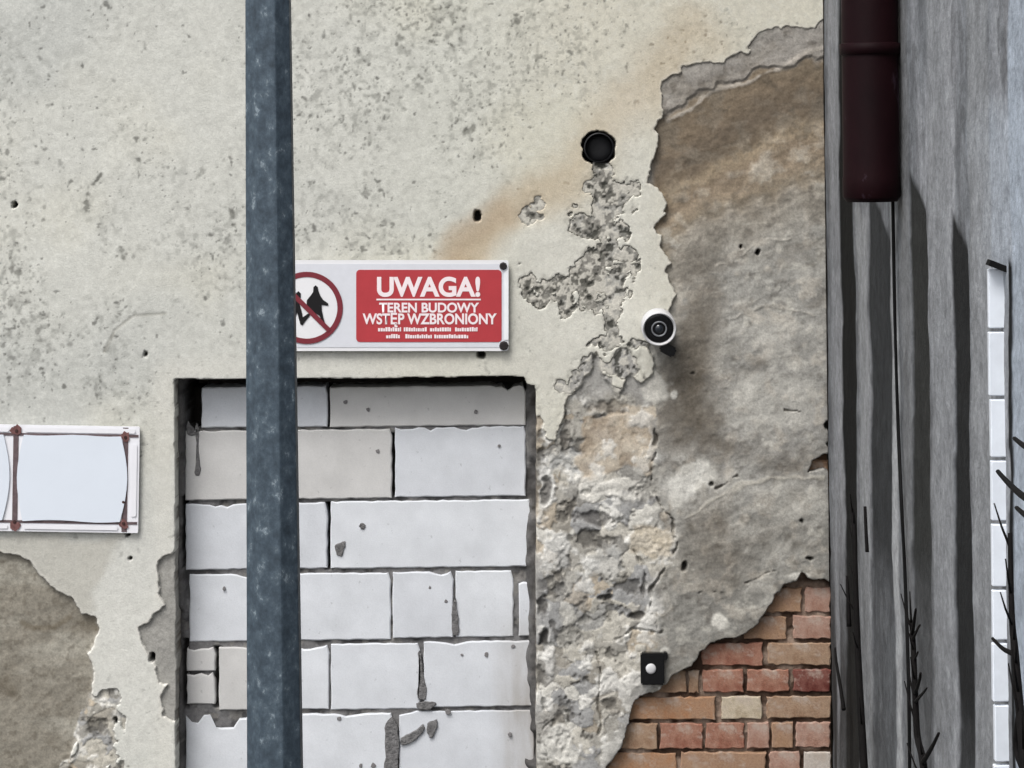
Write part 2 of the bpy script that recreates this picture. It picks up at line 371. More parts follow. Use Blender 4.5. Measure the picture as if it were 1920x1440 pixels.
# cellular lumps
pts = np.stack([rng.uniform(980, 1300, 190), rng.uniform(690, 1480, 190)], 1); pts2 = np.stack([rng.uniform(100, 240, 40), rng.uniform(1280, 1460, 40)], 1)
pts = np.concatenate([pts, pts2]); pcol = rng.random(len(pts)); pht = rng.random(len(pts))
sel = np.argwhere(rz > 0)
wu, wv = U[rz > 0] + (fbm(U, V, 50, 51, 4, .6)[rz > 0] - .5) * 80, V[rz > 0] + (fbm(U, V, 50, 52, 4, .6)[rz > 0] - .5) * 80
f1 = np.full(len(wu), 1e9); f2 = f1.copy(); ci = np.zeros(len(wu), int)
for k in range(len(pts)):
    dd = np.hypot((wu - pts[k, 0]) * .9, (wv - pts[k, 1]) * 1.15)
    nearer = dd < f1
    f2 = np.where(nearer, f1, np.minimum(f2, dd)); ci = np.where(nearer, k, ci); f1 = np.minimum(f1, dd)
edge = f2 - f1
lump_h = np.zeros(U.shape); lump_c = np.zeros(U.shape + (3,))
pal = np.array([lin(162,158,148), lin(144,141,134), lin(186,181,168), lin(208,205,195), lin(154,148,136), lin(198,193,180), lin(184,170,148), lin(154,154,153)])
lh = (pht[ci] - .45) * .010 + np.minimum(edge, 12) / 12 * .004
lump_h[rz > 0] = lh; pc = pal[(pcol[ci] * 7.999).astype(int)]
crev = sstep(5, 0, edge) * (pcol[(ci * 7) % len(pts)] > .35)
lump_c[rz > 0] = mix(pc, lin(104, 99, 90), crev * .45)
thin_f = sstep(-4, 4, thin) * sstep(4, -4, loss_thick)
gh = gh + rz * (1 - thin_f * .8) * .45 * (lump_h * .8 - .002 + (n_small - .5) * .005 + (fbm(U, V, 14, 55, 3) - .5) * .004)
blend = rz * .8
gc = gc + (lump_c - gc) * blend[..., None]
rn = fbm(U, V, 44, 53, 5, .6)
gc = mix(gc, lin(212, 210, 203), rz * sstep(.56, .63, rn) * .85); gh += rz * sstep(.56, .7, rn) * .003
gc = mix(gc, lin(70, 67, 62), rz * sstep(.42, .34, rn) * .65); gh -= rz * sstep(.42, .3, rn) * .006
gc = mix(gc, lin(112, 111, 104), sstep(-3, 3, tree) * .5); gc = mix(gc, lin(80, 79, 72), sstep(-3, 3, tree) * sstep(.52, .4, fbm(U, V, 22, 57, 3)) * .6)
# sandy patch of old mortar
sd_tan = sdf(U, V, [(1085,770),(1150,775),(1222,770),(1232,830),(1215,890),(1170,880),(1120,905),(1082,905),(1078,850)]) + (n_small - .5) * 30 + (n_mid - .5) * 60
ft = sstep(-4, 5, sd_tan)
ft = ft * (1 - .7 * sstep(.52, .64, rn)); gc = mix(gc, lin(180, 164, 142), ft * .72); gh = gh * (1 - ft * .6) + ft * .6 * (-.010)
gc = mix(gc, lin(132, 116, 96), ft * sstep(.5, .35, n_mid) * .5); gc = mix(gc, lin(200, 190, 172), ft * sstep(.55, .7, n_small) * .5)
for (cu, cv, ru, rv, a, colr, hh) in [(1120,918,58,22,.85,(208,205,196),.004),(1205,868,16,36,.6,(206,203,194),.003),(1030,800,14,42,.8,(210,209,203),.004),(1024,930,16,52,.8,(212,211,206),.005),(1040,1030,24,40,.7,(206,205,200),.005),(1130,1060,40,30,.5,(196,196,192),.004),(1045,1400,40,40,.8,(206,204,196),.005),(1030,1220,9,40,.8,(206,204,198),.004),
        (1022,928,10,22,.8,(66,62,58),-.010),(1120,975,44,12,.7,(84,80,76),-.008),(1150,765,40,14,.6,(110,100,86),-.006),(1022,1140,12,20,.8,(62,58,55),-.012),(1022,1195,9,18,.9,(48,45,42),-.014),(1140,1122,14,6,.8,(60,57,54),-.010),(1195,1156,14,6,.8,(70,66,60),-.010),(1060,860,30,26,.6,(150,152,152),-.004),(1060,840,10,22,.5,(112,106,98),-.008),(1070,1130,40,60,.35,(150,150,148),0),(1105,1180,60,40,.3,(160,156,144),0)]:
    f = sstep(1.3, .7, np.hypot((U - cu) / ru, (V - cv) / rv) + (n_small - .5) * 1.8 + (n_fine - .5) * .6)
    gc = mix(gc, lin(*colr), f * a); gh += f * hh
sd_tan2 = sdf(U, V, [(1185,985),(1225,985),(1262,1000),(1258,1040),(1230,1046),(1180,1035)]) + (n_small - .5) * 20
gc = mix(gc, lin(180, 167, 144), sstep(-4, 5, sd_tan2) * .7)
# brown patch, lower left
fb = sstep(-4, 4, sd_brown)
bs = fbm(U * .45 + V * .2, V * 1.5, 60, 61, 5, .65)
bcol = mix(np.broadcast_to(lin(133, 128, 117), U.shape + (3,)).copy(), lin(152, 148, 137), sstep(.45, .7, bs))
bcol = mix(bcol, lin(100, 92, 79), sstep(.5, .3, n_mid) * .7); bcol = mix(bcol, lin(86, 79, 68), sstep(.55, .8, n_fine) * .4)
ring, _ = linedist(U, V, [(40,1170),(60,1180),(100,1178),(128,1160)]); bcol = mix(bcol, lin(92, 82, 66), sstep(9, 2, ring) * .5)
gc = gc + (bcol - gc) * (fb * (1 - rz))[..., None]
gh = gh - fb * .006 + fb * (bs - .5) * .0015
gc = mix(gc, lin(150, 148, 142), sstep(-3, 3, sd_dl))
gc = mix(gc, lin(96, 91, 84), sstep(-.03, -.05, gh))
for hu, hv, r, dp in HOLES:
    f = sstep(r + 1.8, r - 1.8, np.hypot((U - hu) * (1 + .25 * math.sin(hu)), (V - hv) * (1 + .25 * math.cos(hu))) + (n_fine - .5) * 6 + (fbm(U, V, 7, 33, 2) - .5) * 3)
    gh -= f * dp * 1.6; gc = mix(gc, lin(48, 45, 41), f)
thin_f2 = sstep(-10, -3, thin) * sstep(4, -4, loss_thick); gh = gh * (1 - .9 * thin_f2) + .9 * thin_f2 * (-.0022 + h0)
gc = mix(gc, lin(172, 169, 159), sstep(6, -2, thin) * thin_f2 * .7)
fl = fbm(U, V, 13, 47, 3, .65); gc = mix(gc, lin(196, 192, 180), thin_f * sstep(.52, .58, fl) * .85); gh += thin_f * sstep(.5, .58, fl) * .001
gc = mix(gc, lin(66, 66, 60), thin_f * sstep(.40, .33, fl) * .9); gh -= thin_f * sstep(.42, .33, fl) * .003
gc = mix(gc, lin(206, 204, 196), np.exp(-(((U - 1290) / 48) ** 2 + ((V - 900) / 46) ** 2) ** 2) * sstep(.42, .55, rn) * .8)
fbr = sstep(-1.6, 1.6, np.maximum(sd_brick, sd_chip - 1))
gh_pre = gh.copy()
gh = gh - fbr * .075 - op * .30
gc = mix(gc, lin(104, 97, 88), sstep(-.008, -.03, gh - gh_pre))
edge_t = sstep(12, 0, np.abs(U - 1556)); gc = mix(gc, lin(120, 118, 114), edge_t * .6)
gc = mute(gc * 1.06, 1.0 - .12 * sstep(160, 330, U) + .2 * zone * sstep(420, 380, band_s))
keep_v = (loss > -5) & (sd_open < 5) & (np.maximum(sd_brick, sd_chip - 1) < 6)
keepq = keep_v[:-1, :-1] | keep_v[1:, 1:] | keep_v[:-1, 1:] | keep_v[1:, :-1]
grid_mesh('grey_undercoat', GX, -gh, GZ, keepq, gc, M_render, house)

# --- brick corner: mortar bed with separate bricks
mx = np.arange(W(1040, 720)[0], XW + .004, .004); mz = np.arange(.75, W(1500, 1050)[1], .004)
BX, BZ = np.meshgrid(mx, mz); bu, bv = WI(BX, BZ)
bh = -.051 + (fbm(bu, bv, 40, 71, 5, .65) - .5) * .034
bcl = mix(np.broadcast_to(lin(146, 128, 114), bu.shape + (3,)).copy(), lin(74, 58, 48), sstep(.38, .56, fbm(bu, bv, 40, 72, 3)))
grid_mesh('mortar_bed', BX, -bh, BZ, np.ones((len(mz) - 1, len(mx) - 1), bool), bcl, M_mortar, house)
mx = np.arange(W(1490, 720)[0], XW + .004, .006); mz = np.arange(W(1500, 925)[1], W(1500, 830)[1], .006)
BX, BZ = np.meshgrid(mx, mz)
grid_mesh('mortar_bed', BX, 0 * BX + .05, BZ, np.ones((len(mz) - 1, len(mx) - 1), bool), np.broadcast_to(lin(110, 86, 68), BX.shape + (3,)), M_mortar, house)

def brick_mat(name, c1, c2, dark):
    m, n, l, b = newmat(name, rough=.9, spec=.15)
    t = noise_node(n, l, 26, 5, .65); r = ramp(n, l, t.outputs['Fac'], [(.33, lin(*c1)), (.62, lin(*c2))])
    t2 = noise_node(n, l, 14, 5, .7); r2 = ramp(n, l, t2.outputs['Fac'], [(.34, lin(*dark)), (.5, (1, 1, 1))])
    t3 = noise_node(n, l, 160, 4, .7); r3 = ramp(n, l, t3.outputs['Fac'], [(.3, .8), (.7, 1.15)])
    o = mul(n, l, mul(n, l, r.outputs[0], r3.outputs[0]), r2.outputs[0], .35)
    t4 = noise_node(n, l, 19, 5, .7); r4 = ramp(n, l, t4.outputs['Fac'], [(.53, 0), (.68, .75)])      # dried mortar left on the face
    x = n.new('ShaderNodeMix'); x.data_type = 'RGBA'; l.new(r4.outputs[0], x.inputs[0]); l.new(o, x.inputs[6]); x.inputs[7].default_value = (*lin(176, 162, 150), 1); o = x.outputs[2]
    l.new(o, b.inputs['Base Color']); bump(n, l, b, t3.outputs['Fac'], .6, .003)
    return m
BM = {'red': brick_mat('brick_red', (144, 98, 82), (164, 126, 108), (205, 180, 165)), 'dark': brick_mat('brick_dark_red', (102, 54, 48), (132, 90, 81), (180, 150, 140)),
      'tan': brick_mat('brick_tan', (168, 138, 112), (154, 125, 105), (215, 195, 175)), 'orange': brick_mat('brick_orange', (170, 130, 99), (160, 131, 108), (215, 180, 155)),
      'grey': brick_mat('brick_grey_brown', (152, 124, 102), (166, 142, 120), (200, 188, 175)), 'yellow': brick_mat('brick_yellow', (184, 170, 148), (196, 184, 164), (180, 165, 140)),
      'pink': brick_mat('brick_pinkish', (160, 125, 109), (174, 145, 131), (210, 190, 180)), 'white': brick_mat('brick_limewashed', (198, 192, 184), (184, 174, 164), (200, 180, 170))}
def slab(name, quad, y0, y1, mat, parent, jit=1.5, nseg=(6, 2), bev=3.0, seed=0, smooth=False):
    """a block whose front outline is quad=(u0,v0,u1,v1) on the map, slightly uneven edges, chamfered arris"""
    r = random.Random(seed); u0, v0, u1, v1 = quad; out = []
    def side(a, b, n):
        for k in range(n):
            t = k / n; out.append((a[0] + (b[0] - a[0]) * t, a[1] + (b[1] - a[1]) * t))
    side((u0, v0), (u1, v0), nseg[0]); side((u1, v0), (u1, v1), nseg[1]); side((u1, v1), (u0, v1), nseg[0]); side((u0, v1), (u0, v0), nseg[1])
    out = [(a + r.uniform(-jit, jit), b + r.uniform(-jit, jit)) for a, b in out]
    for _ in range(0): out = [(.5 * a[0] + .25 * (p[0] + q[0]), .5 * a[1] + .25 * (p[1] + q[1])) for p, a, q in zip(out[-1:] + out[:-1], out, out[1:] + out[:1])]
    return prism(name, out, y0, y1, mat, parent, bev, smooth, seed)
def prism(name, out, y0, y1, mat, parent, bev=2.0, smooth=False, seed=0, ymap=None):
    ymap = y0 if ymap is None else ymap
    cu, cv = sum(p[0] for p in out) / len(out), sum(p[1] for p in out) / len(out)
    pts = [P(a, b, ymap) for a, b in out]; n = len(pts)
    c = P(cu, cv, ymap); bm = bmesh.new()
    b_m = bev / 650
    def ring(y, inset):
        vs_ = []
        for i, p in enumerate(pts):
            a, b = pts[i - 1], pts[(i + 1) % n]
            t = Vector((b.x - a.x, 0, b.z - a.z)); 
            t = t.normalized() if t.length > 1e-9 else Vector((1, 0, 0))
            nr = Vector((t.z, 0, -t.x))
            if nr.dot(Vector((c.x - p.x, 0, c.z - p.z))) < 0: nr = -nr
            q = p + nr * inset; vs_.append(bm.verts.new((q.x - c.x, y, q.z - c.z)))
        return vs_
    r0, r1, r2 = ring(y0, b_m), ring(y0 + b_m * .8, 0), ring(y1, 0)
    for A, B in ((r0, r1), (r1, r2)):
        for i in range(n): bm.faces.new((A[i], A[(i + 1) % n], B[(i + 1) % n], B[i]))
    bm.faces.new(r0); bm.faces.new(r2[::-1])
    o = from_bm(name, bm, mat, parent, smooth); o.location = (c.x, 0, c.z)
    return o
ROWS = [  # v top, v bottom, [(u0, u1, material)]
    (1104, 1149, [(1420, 1503, 'tan'), (1509, 1564, 'pink')]),
    (1157, 1199, [(1395, 1474, 'tan'), (1488, 1563, 'pink')]),
    (1207, 1248, [(1316, 1430, 'red'), (1440, 1563, 'grey')]),
    (1257, 1298, [(1225, 1286, 'grey'), (1292, 1311, 'grey'), (1318, 1394, 'red'), (1401, 1479, 'red'), (1488, 1564, 'dark')]),
    (1307, 1348, [(1172, 1341, 'orange'), (1354, 1428, 'yellow'), (1438, 1564, 'grey')]),
    (1356, 1403, [(1140, 1232, 'grey'), (1238, 1318, 'red'), (1324, 1395, 'red'), (1402, 1442, 'pink'), (1447, 1488, 'tan'), (1493, 1556, 'pink')]),
    (1411, 1455, [(1110, 1268, 'orange'), (1276, 1436, 'tan'), (1443, 1500, 'pink'), (1507, 1565, 'white')]),
    (1463, 1508, [(1090, 1205, 'red'), (1212, 1330, 'tan'), (1337, 1450, 'grey'), (1457, 1565, 'red')])]
k = 0
for v0, v1, row in ROWS:
    for u0, u1, mk in row:
        k += 1; w_ = u1 - u0
        slope = (1360 - (u0 + u1) / 2) * .008
        slab('brick', (u0, v0 + slope, min(u1, 1557), v1 + slope), (.040 + random.uniform(-.003, .004)), .14, BM[mk], house, 1.7, (max(4, int(w_ / 9)), 5), 1.8, k)
slab('brick', (1500, 862, 1553, 912), .040, .13, BM['orange'], house, 1.5, (4, 3), 3, 99)
bm = bmesh.new(); bmesh.ops.create_cube(bm, size=1)
for v in bm.verts: v.co = Vector((-4.5 if v.co.x < 0 else XW + .35, .34 if v.co.y < 0 else .6, 0 if v.co.z < 0 else 4.6))
from_bm('wall_core', bm, flat_mat('core_masonry', (120, 112, 102), .95), house)

# ------------------------------------------------------------------ doorway filled with aerated concrete blocks
infill = empty('bricked_up_doorway', P(665, 1100, .16))
tag(infill, 'doorway walled up with pale grey aerated concrete blocks behind the lamp post', 'doorway')
YB = .10
def child(o, par):
    o.parent = par; o.matrix_parent_inverse = par.matrix_world.inverted() if False else Matrix.Translation(par.location).inverted(); return o
def block_mat(c0, c1):
    m, n, l, b = newmat('aerated_concrete', rough=.9, spec=.15)
    oi = n.new('ShaderNodeObjectInfo')
    rb = ramp(n, l, oi.outputs['Random'], [(0, lin(*c0)), (1, lin(*c1))])
    gp = n.new('ShaderNodeNewGeometry'); ts_ = n.new('ShaderNodeTexNoise'); ts_.inputs['Scale'].default_value = 5; ts_.inputs['Detail'].default_value = 5
    mp_ = n.new('ShaderNodeMapping'); mp_.inputs['Scale'].default_value = (2.5, 1, .5); l.new(gp.outputs['Position'], mp_.inputs[0]); l.new(mp_.outputs[0], ts_.inputs['Vector'])
    sx_ = n.new('ShaderNodeSeparateXYZ'); l.new(gp.outputs['Position'], sx_.inputs[0])
    def mr(src, a, b):
        q_ = n.new('ShaderNodeMapRange'); q_.inputs[1].default_value = a; q_.inputs[2].default_value = b; l.new(src, q_.inputs[0]); return q_.outputs[0]
    def mm(a, b):
        q_ = n.new('ShaderNodeMath'); q_.operation = 'MULTIPLY'; l.new(a, q_.inputs[0]); l.new(b, q_.inputs[1]); return q_.outputs[0]
    stain = mm(mm(mr(sx_.outputs[0], -.09, -.0), mr(sx_.outputs[2], 1.45, 1.15)), mr(ts_.outputs['Fac'], .3, .62))    # brown run-off by the right jamb
    t = noise_node(n, l, 9, 5, .6); r = ramp(n, l, t.outputs['Fac'], [(.3, .88), (.7, 1.04)])
    t2 = noise_node(n, l, 55, 3, .5); r2 = ramp(n, l, t2.outputs['Fac'], [(.24, .62), (.30, 1.0)])
    t3 = noise_node(n, l, 260, 4, .6); r3 = ramp(n, l, t3.outputs['Fac'], [(.3, .95), (.7, 1.04)])
    o = mul(n, l, mul(n, l, mul(n, l, rb.outputs[0], r.outputs[0]), r2.outputs[0], .6), r3.outputs[0])
    x = n.new('ShaderNodeMix'); x.data_type = 'RGBA'; l.new(stain, x.inputs[0]); l.new(o, x.inputs[6]); x.inputs[7].default_value = (*lin(150, 143, 134), 1)
    l.new(x.outputs[2], b.inputs['Base Color']); bump(n, l, b, t3.outputs['Fac'], .3, .0015)
    return m
M_block = block_mat((214, 217, 221), (206, 209, 214)); M_block_warm = block_mat((205, 204, 202), (198, 197, 195))
mx = np.arange(W(322, 900, YB)[0], W(1016, 900, YB)[0], .0045); mz = np.arange(.70, W(660, 700, YB)[1], .0045)
BX, BZ = np.meshgrid(mx, mz); bu, bv = WI(BX, BZ, YB)
bn = fbm(bu, bv, 30, 81, 4); bn2 = fbm(bu, bv, 14, 82, 3)
md = YB + .009 + (bn - .5) * .014
# side fillets of mortar, with dark gaps next to them
lf = sstep(349, 340, bu + (fbm(bu, bv, 60, 83, 3) - .5) * 14); rf = sstep(984, 994, bu + (fbm(bu, bv, 60, 84, 3) - .5) * 26)
md -= lf * .045 * sstep(.35, .55, fbm(bu, bv, 90, 85, 3)) + rf * .035 * sstep(.3, .5, fbm(bu, bv, 70, 86, 3))
# open joints and voids
def void(q, dep):
    global md
    f = sstep(-3, 2, sdf(bu, bv, q) + (bn2 - .5) * 6); md = md + f * dep
void([(348,722),(378,722),(380,790),(372,815),(352,800)], .15)
void([(344,930),(351,930),(350,1050),(345,1062)], .12); void([(608,730),(622,730),(622,800),(608,800)], .08)
void([(612,945),(622,945),(622,1066),(612,1066)], .08); void([(733,815),(742,815),(742,930),(733,930)], .05)
void([(402,1215),(412,1215),(412,1325),(402,1325)], .05); void([(352,715),(985,708),(985,728),(352,733)], .12)
void([(344,1200),(352,1200),(352,1330),(344,1330)], .05)
mcol = mix(np.broadcast_to(lin(116, 115, 115), bu.shape + (3,)).copy(), lin(80, 79, 79), sstep(.45, .62, bn))
mcol = mix(mcol, lin(140, 137, 132), sstep(.58, .7, bn2) * .6)
mcol = mix(mcol, lin(60, 56, 52), sstep(.02, .06, md - YB))
mcol = mix(mcol, lin(84, 82, 80), np.maximum(lf, rf) * .7)
mo = grid_mesh('mortar', BX, md, BZ, np.ones((len(mz) - 1, len(mx) - 1), bool), mcol, M_mortar, infill); child(mo, infill)
BLK = [[(380, 612, 728, 799), (620, 984, 727, 797)],
       [(350, 733, 809, 934), (742, 984, 803, 929)],
       [(350, 612, 946, 1065), (622, 994, 941, 1062)],
       [(357, 731, 1078, 1199), (738, 848, 1075, 1194), (856, 961, 1073, 1192), (974, 996, 1090, 1190)],
       [(352, 402, 1216, 1256), (352, 402, 1263, 1318), (412, 508, 1216, 1329), (515, 615, 1213, 1328), (622, 786, 1209, 1328), (796, 999, 1205, 1323)],
       [(350, 736, 1342, 1462), (750, 1000, 1335, 1456)],
       [(352, 560, 1475, 1590), (570, 1000, 1470, 1586)],
       [(352, 740, 1600, 1716), (750, 1000, 1598, 1712)],
       [(352, 610, 1728, 1844), (622, 1000, 1724, 1840)],
       [(352, 740, 1856, 1972), (750, 1000, 1852, 1968)],
       [(352, 610, 1984, 2080), (622, 1000, 1980, 2080)]]
k = 0
for row in BLK:
    for (u0, u1, v0, v1) in row:
        k += 1; r = random.Random(200 + k); key = (u0, v0); u0 -= 1.6; u1 += 1.6; v0 -= 2.2; v1 += 2; cu = (u0 + u1) / 2
        def tilt(u): return -(u - cu) * .0113
        nu, nv = max(3, int((u1 - u0) / 11)), max(3, int((v1 - v0) / 14)); out = []
        chip = [0] * (nu + 1)
        for _ in range(r.randint(0, 3)):
            c0 = r.randint(0, nu); 
            for q in range(nu + 1): chip[q] = max(chip[q], r.uniform(3, 8) * max(0, 1 - abs(q - c0) / r.uniform(1.2, 3.2)))
        if key == (350, 1342):
            for q in range(nu + 1):
                uu = u0 + (u1 - u0) * q / nu
                chip[q] = 24 if 400 < uu < 444 else (14 if 352 < uu < 378 else (8 if 444 <= uu < 462 else chip[q]))
        if key == (750, 1335): chip = [7, 5, 3] + [0] * (nu - 2)
        for q in range(nu): uu = u0 + (u1 - u0) * q / nu; out.append((uu, v0 + chip[q] + r.uniform(-1, 1) + tilt(uu)))
        for q in range(nv): out.append((u1 + r.uniform(-1, 1) - (4 if q == 0 else 0), v0 + (v1 - v0) * q / nv + tilt(u1)))
        for q in range(nu): uu = u1 + (u0 - u1) * q / nu; out.append((uu, v1 + r.uniform(-.8, .8) + tilt(uu)))
        for q in range(nv): out.append((u0 + r.uniform(-1, 1), v1 + (v0 - v1) * q / nv + tilt(u0)))
        if key == (622, 941): out = [(a - (8 if a > 985 and b > 1040 else 0), b) for a, b in out]
        child(prism('block', out, YB + r.uniform(-.003, .003), YB + .20, M_block_warm if k in (2, 3, 11, 12, 13) else M_block, infill, 2.2, False, k), infill)
# squeezed-out mortar smears on the face
M_smear = flat_mat('mortar_smear', (112, 111, 111), .95, .1, .35, 90, bstr=1, bdist=.008)
for poly in [[(784,1225),(790,1228),(793,1260),(800,1300),(797,1312),(786,1310),(782,1302),(788,1270)], [(783,1318),(800,1316),(818,1318),(806,1330),(784,1329)],
             [(849,1140),(853,1120),(858,1150),(860,1185),(850,1190),(846,1165)], [(722,1365),(732,1345),(744,1360),(748,1400),(742,1462),(720,1462),(722,1420)],
             [(752,1385),(775,1372),(792,1360),(796,1366),(785,1382),(765,1395),(752,1396)], [(802,1358),(816,1350),(820,1358),(814,1378),(808,1384),(801,1372)],
             [(366,800),(372,802),(374,860),(377,884),(371,893),(365,886),(368,840)], [(352,790),(366,806),(374,800),(366,816),(352,814)],
             [(628,1022),(646,1016),(646,1026),(640,1042),(632,1040)], [(674,982),(684,984),(682,992),(676,992)]]:
    n_ = len(poly); sm = []
    for i in range(n_):
        p0, p1, p2, p3 = [np.array(poly[(i + q) % n_], float) for q in (-1, 0, 1, 2)]
        for t in (0, .25, .5, .75):
            c_ = .5 * (2 * p1 + (p2 - p0) * t + (2 * p0 - 5 * p1 + 4 * p2 - p3) * t * t + (3 * p1 - p0 - 3 * p2 + p3) * t ** 3)
            sm.append((c_[0] + random.uniform(-1.3, 1.3), c_[1] + random.uniform(-1.3, 1.3)))
    child(prism('mortar_smear', sm, YB - .0045, YB + .006, M_smear, infill, 1.2, False, 1), infill)
# little bubbles knocked out of the block faces are dark dots
M_pit = flat_mat('block_pit', (120, 118, 118), .95, .05)
for u, v, r_ in [(636,1348,4),(956,1378,4),(420,1104,3.5),(866,1228,2.5),(912,1228,4.5),(962,1212,4),(806,1102,3),(836,1128,3.5),(936,836,3),(708,846,4),(840,1336,5),(645,1350,0),(690,768,4),(648,754,4),(892,772,4),(700,1436,5),(676,1436,4)]:
    if not r_: continue
    bm_out = [(u + r_ * math.cos(a) * random.uniform(.7, 1.2), v + r_ * 1.1 * math.sin(a) * random.uniform(.7, 1.2)) for a in [i * math.tau / 7 for i in range(7)]]
    child(prism('pit', bm_out, YB - .0045, YB + .004, M_pit, infill, .8), infill)

# ------------------------------------------------------------------ side wall of the neighbouring house
def s_axis():
    a = list(np.arange(0, 3.1, .007))
    while a[-1] < 5.5: a.append(a[-1] + .06)
    return np.array(a)
ts = s_axis(); z2 = axis(0, 4.8, .7, 3.5, .0065); z2 = np.clip(z2, 0, None)
TT, TZ = np.meshgrid(ts, z2)
# map place of every wall point (for laying out weathering and painted shadow gaps in wall space)
depth = D - TT; su = (XW * FPX / depth); sw = (TZ - ZC) * FPX / depth
SU = 960 + su * CA + sw * SA; SV = 720 - ((-su * SA + sw * CA) - SHIFT * 1920)
q0 = WI(XW, 2.1)[0]
SB = 960 + su + (-1.6)                        # band coordinate, constant along each vertical line
sn = fbm(TT * 300, TZ * 300, 60, 91, 4); sn2 = fbm(TT * 300, TZ * 60, 40, 92, 4); sn3 = fbm(TT * 300, TZ * 300, 16, 93, 3); sn4 = fbm(TT * 300, TZ * 300, 260, 94, 3)
B = SB + (sn - .5) * 7
scol = mix(np.broadcast_to(lin(126, 129, 133), B.shape + (3,)).copy(), lin(152, 154, 158), sstep(.4, .65, sn2))
scol = mix(scol, lin(104, 105, 107), sstep(.52, .7, sn4) * .6)
scol = mix(scol, lin(66, 67, 69), sstep(.52, .7, sn3) * .45); scol = mix(scol, lin(84, 85, 88), sstep(.5, .7, fbm(TT * 300, TZ * 90, 22, 96, 4)) * .4)
sh = (sn - .5) * .006 + (sn3 - .5) * .003
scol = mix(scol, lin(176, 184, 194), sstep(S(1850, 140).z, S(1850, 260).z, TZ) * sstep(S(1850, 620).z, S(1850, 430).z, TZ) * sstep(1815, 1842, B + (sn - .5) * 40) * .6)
def strip(b0, b1, col, a, z_top_v=None, dep=0., soft=2.5, fade=None):
    global scol, sh
    f = sstep(b0 - soft, b0 + soft, B) * sstep(b1 + soft, b1 - soft, B)
    if z_top_v is not None:
        zt = S((b0 + b1) / 2, z_top_v).z; f = f * sstep(zt + .02, zt - .02, TZ + (TT - S((b0 + b1) / 2, z_top_v).y * -1) * .35 + (sn - .5) * .05)
    if fade: f = f * (1 - fade[2] * sstep(S(1750, fade[0]).z, S(1750, fade[1]).z, TZ))
    scol = mix(scol, lin(*col), np.clip(f * a * (.85 + .3 * sn), 0, 1)); sh = sh - f * dep
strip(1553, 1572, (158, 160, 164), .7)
strip(1574, 1596, (20, 21, 21), 1.9, None, .003, 3)  # shadow gap by the corner, painted in as near-black wall colour
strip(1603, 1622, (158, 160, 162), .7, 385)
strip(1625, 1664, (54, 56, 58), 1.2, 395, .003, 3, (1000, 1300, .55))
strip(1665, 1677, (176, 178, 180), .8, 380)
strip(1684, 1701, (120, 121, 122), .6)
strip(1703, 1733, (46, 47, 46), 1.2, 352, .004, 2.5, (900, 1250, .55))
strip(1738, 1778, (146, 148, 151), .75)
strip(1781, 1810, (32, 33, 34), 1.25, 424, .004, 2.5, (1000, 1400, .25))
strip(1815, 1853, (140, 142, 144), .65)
strip(1886, 1894, (14, 15, 16), 2.2, 494, .0, 1.2)  # shadow gap beside the white blocks, painted flat on the wall
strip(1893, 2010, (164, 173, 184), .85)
f = sstep(1825, 1840, B) * sstep(1885, 1870, B) * sstep(S(1850, 150).z, S(1850, 230).z, TZ) * sstep(S(1850,480).z, S(1850,420).z, TZ) 
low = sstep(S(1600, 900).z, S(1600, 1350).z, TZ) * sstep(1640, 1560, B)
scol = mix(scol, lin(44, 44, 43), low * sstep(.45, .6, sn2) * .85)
scol = scol * (.62 + .76 * fbm(TT * 300, TZ * 200, 10, 97, 4, .75))[..., None] * (.9 + .2 * sn3)[..., None]
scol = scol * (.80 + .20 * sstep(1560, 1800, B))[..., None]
side = empty('side_wall', (XW, -2, 0)); tag(side, 'streaky grey weathered side wall of the neighbouring house at the right edge', 'wall')
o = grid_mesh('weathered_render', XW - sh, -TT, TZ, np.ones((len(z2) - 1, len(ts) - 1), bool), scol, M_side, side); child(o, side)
bm = bmesh.new(); bmesh.ops.create_cube(bm, size=1)
for v in bm.verts: v.co = Vector((XW + .06 if v.co.x < 0 else XW + .4, -5.5 if v.co.y < 0 else .3, 0 if v.co.z < 0 else 4.8))
child(from_bm('wall_core', bm, flat_mat('side_masonry', (110, 110, 110), .95), side), side)
# column of small white blocks standing proud of the side wall
M_wb = flat_mat('white_glazed_block', (222, 228, 236), .4, .4, .05, 30)
pv_ = S(1871, 720); yb_ = pv_.y
jo = [500, 618, 744, 858, 976, 1098, 1196, 1310, 1420, 1530]
for k in range(len(jo) - 1):
    za, zb = S(1884, jo[k] + 5).z, S(1884, jo[k + 1] - 2).z
    wdt = .027 + random.uniform(-.0015, .0015)
    bm = bmesh.new(); bmesh.ops.create_cube(bm, size=1)
    y_front = S(1884, 720).y
    for v in bm.verts: v.co = Vector((XW - wdt if v.co.x < 0 else XW + .02, y_front + random.uniform(-.002, .002) if v.co.y < 0 else y_front + .016, za if v.co.z > 0 else zb))
    bmesh.ops.bevel(bm, geom=list(bm.edges), offset=.0018, segments=1, affect='EDGES')
    child(from_bm('white_block', bm, M_wb, side), side)

bm = bmesh.new(); cpt = S(1884, 498)
bmesh.ops.create_cube(bm, size=1, matrix=Matrix.Translation((XW - .014, cpt.y, cpt.z)) @ Matrix.Rotation(math.radians(22), 4, 'Y') @ Matrix.Diagonal((.036, .03, .011, 1)))
child(from_bm('dark_cap', bm, flat_mat('tarred_cap', (20, 20, 21), .8, .1), side), side)
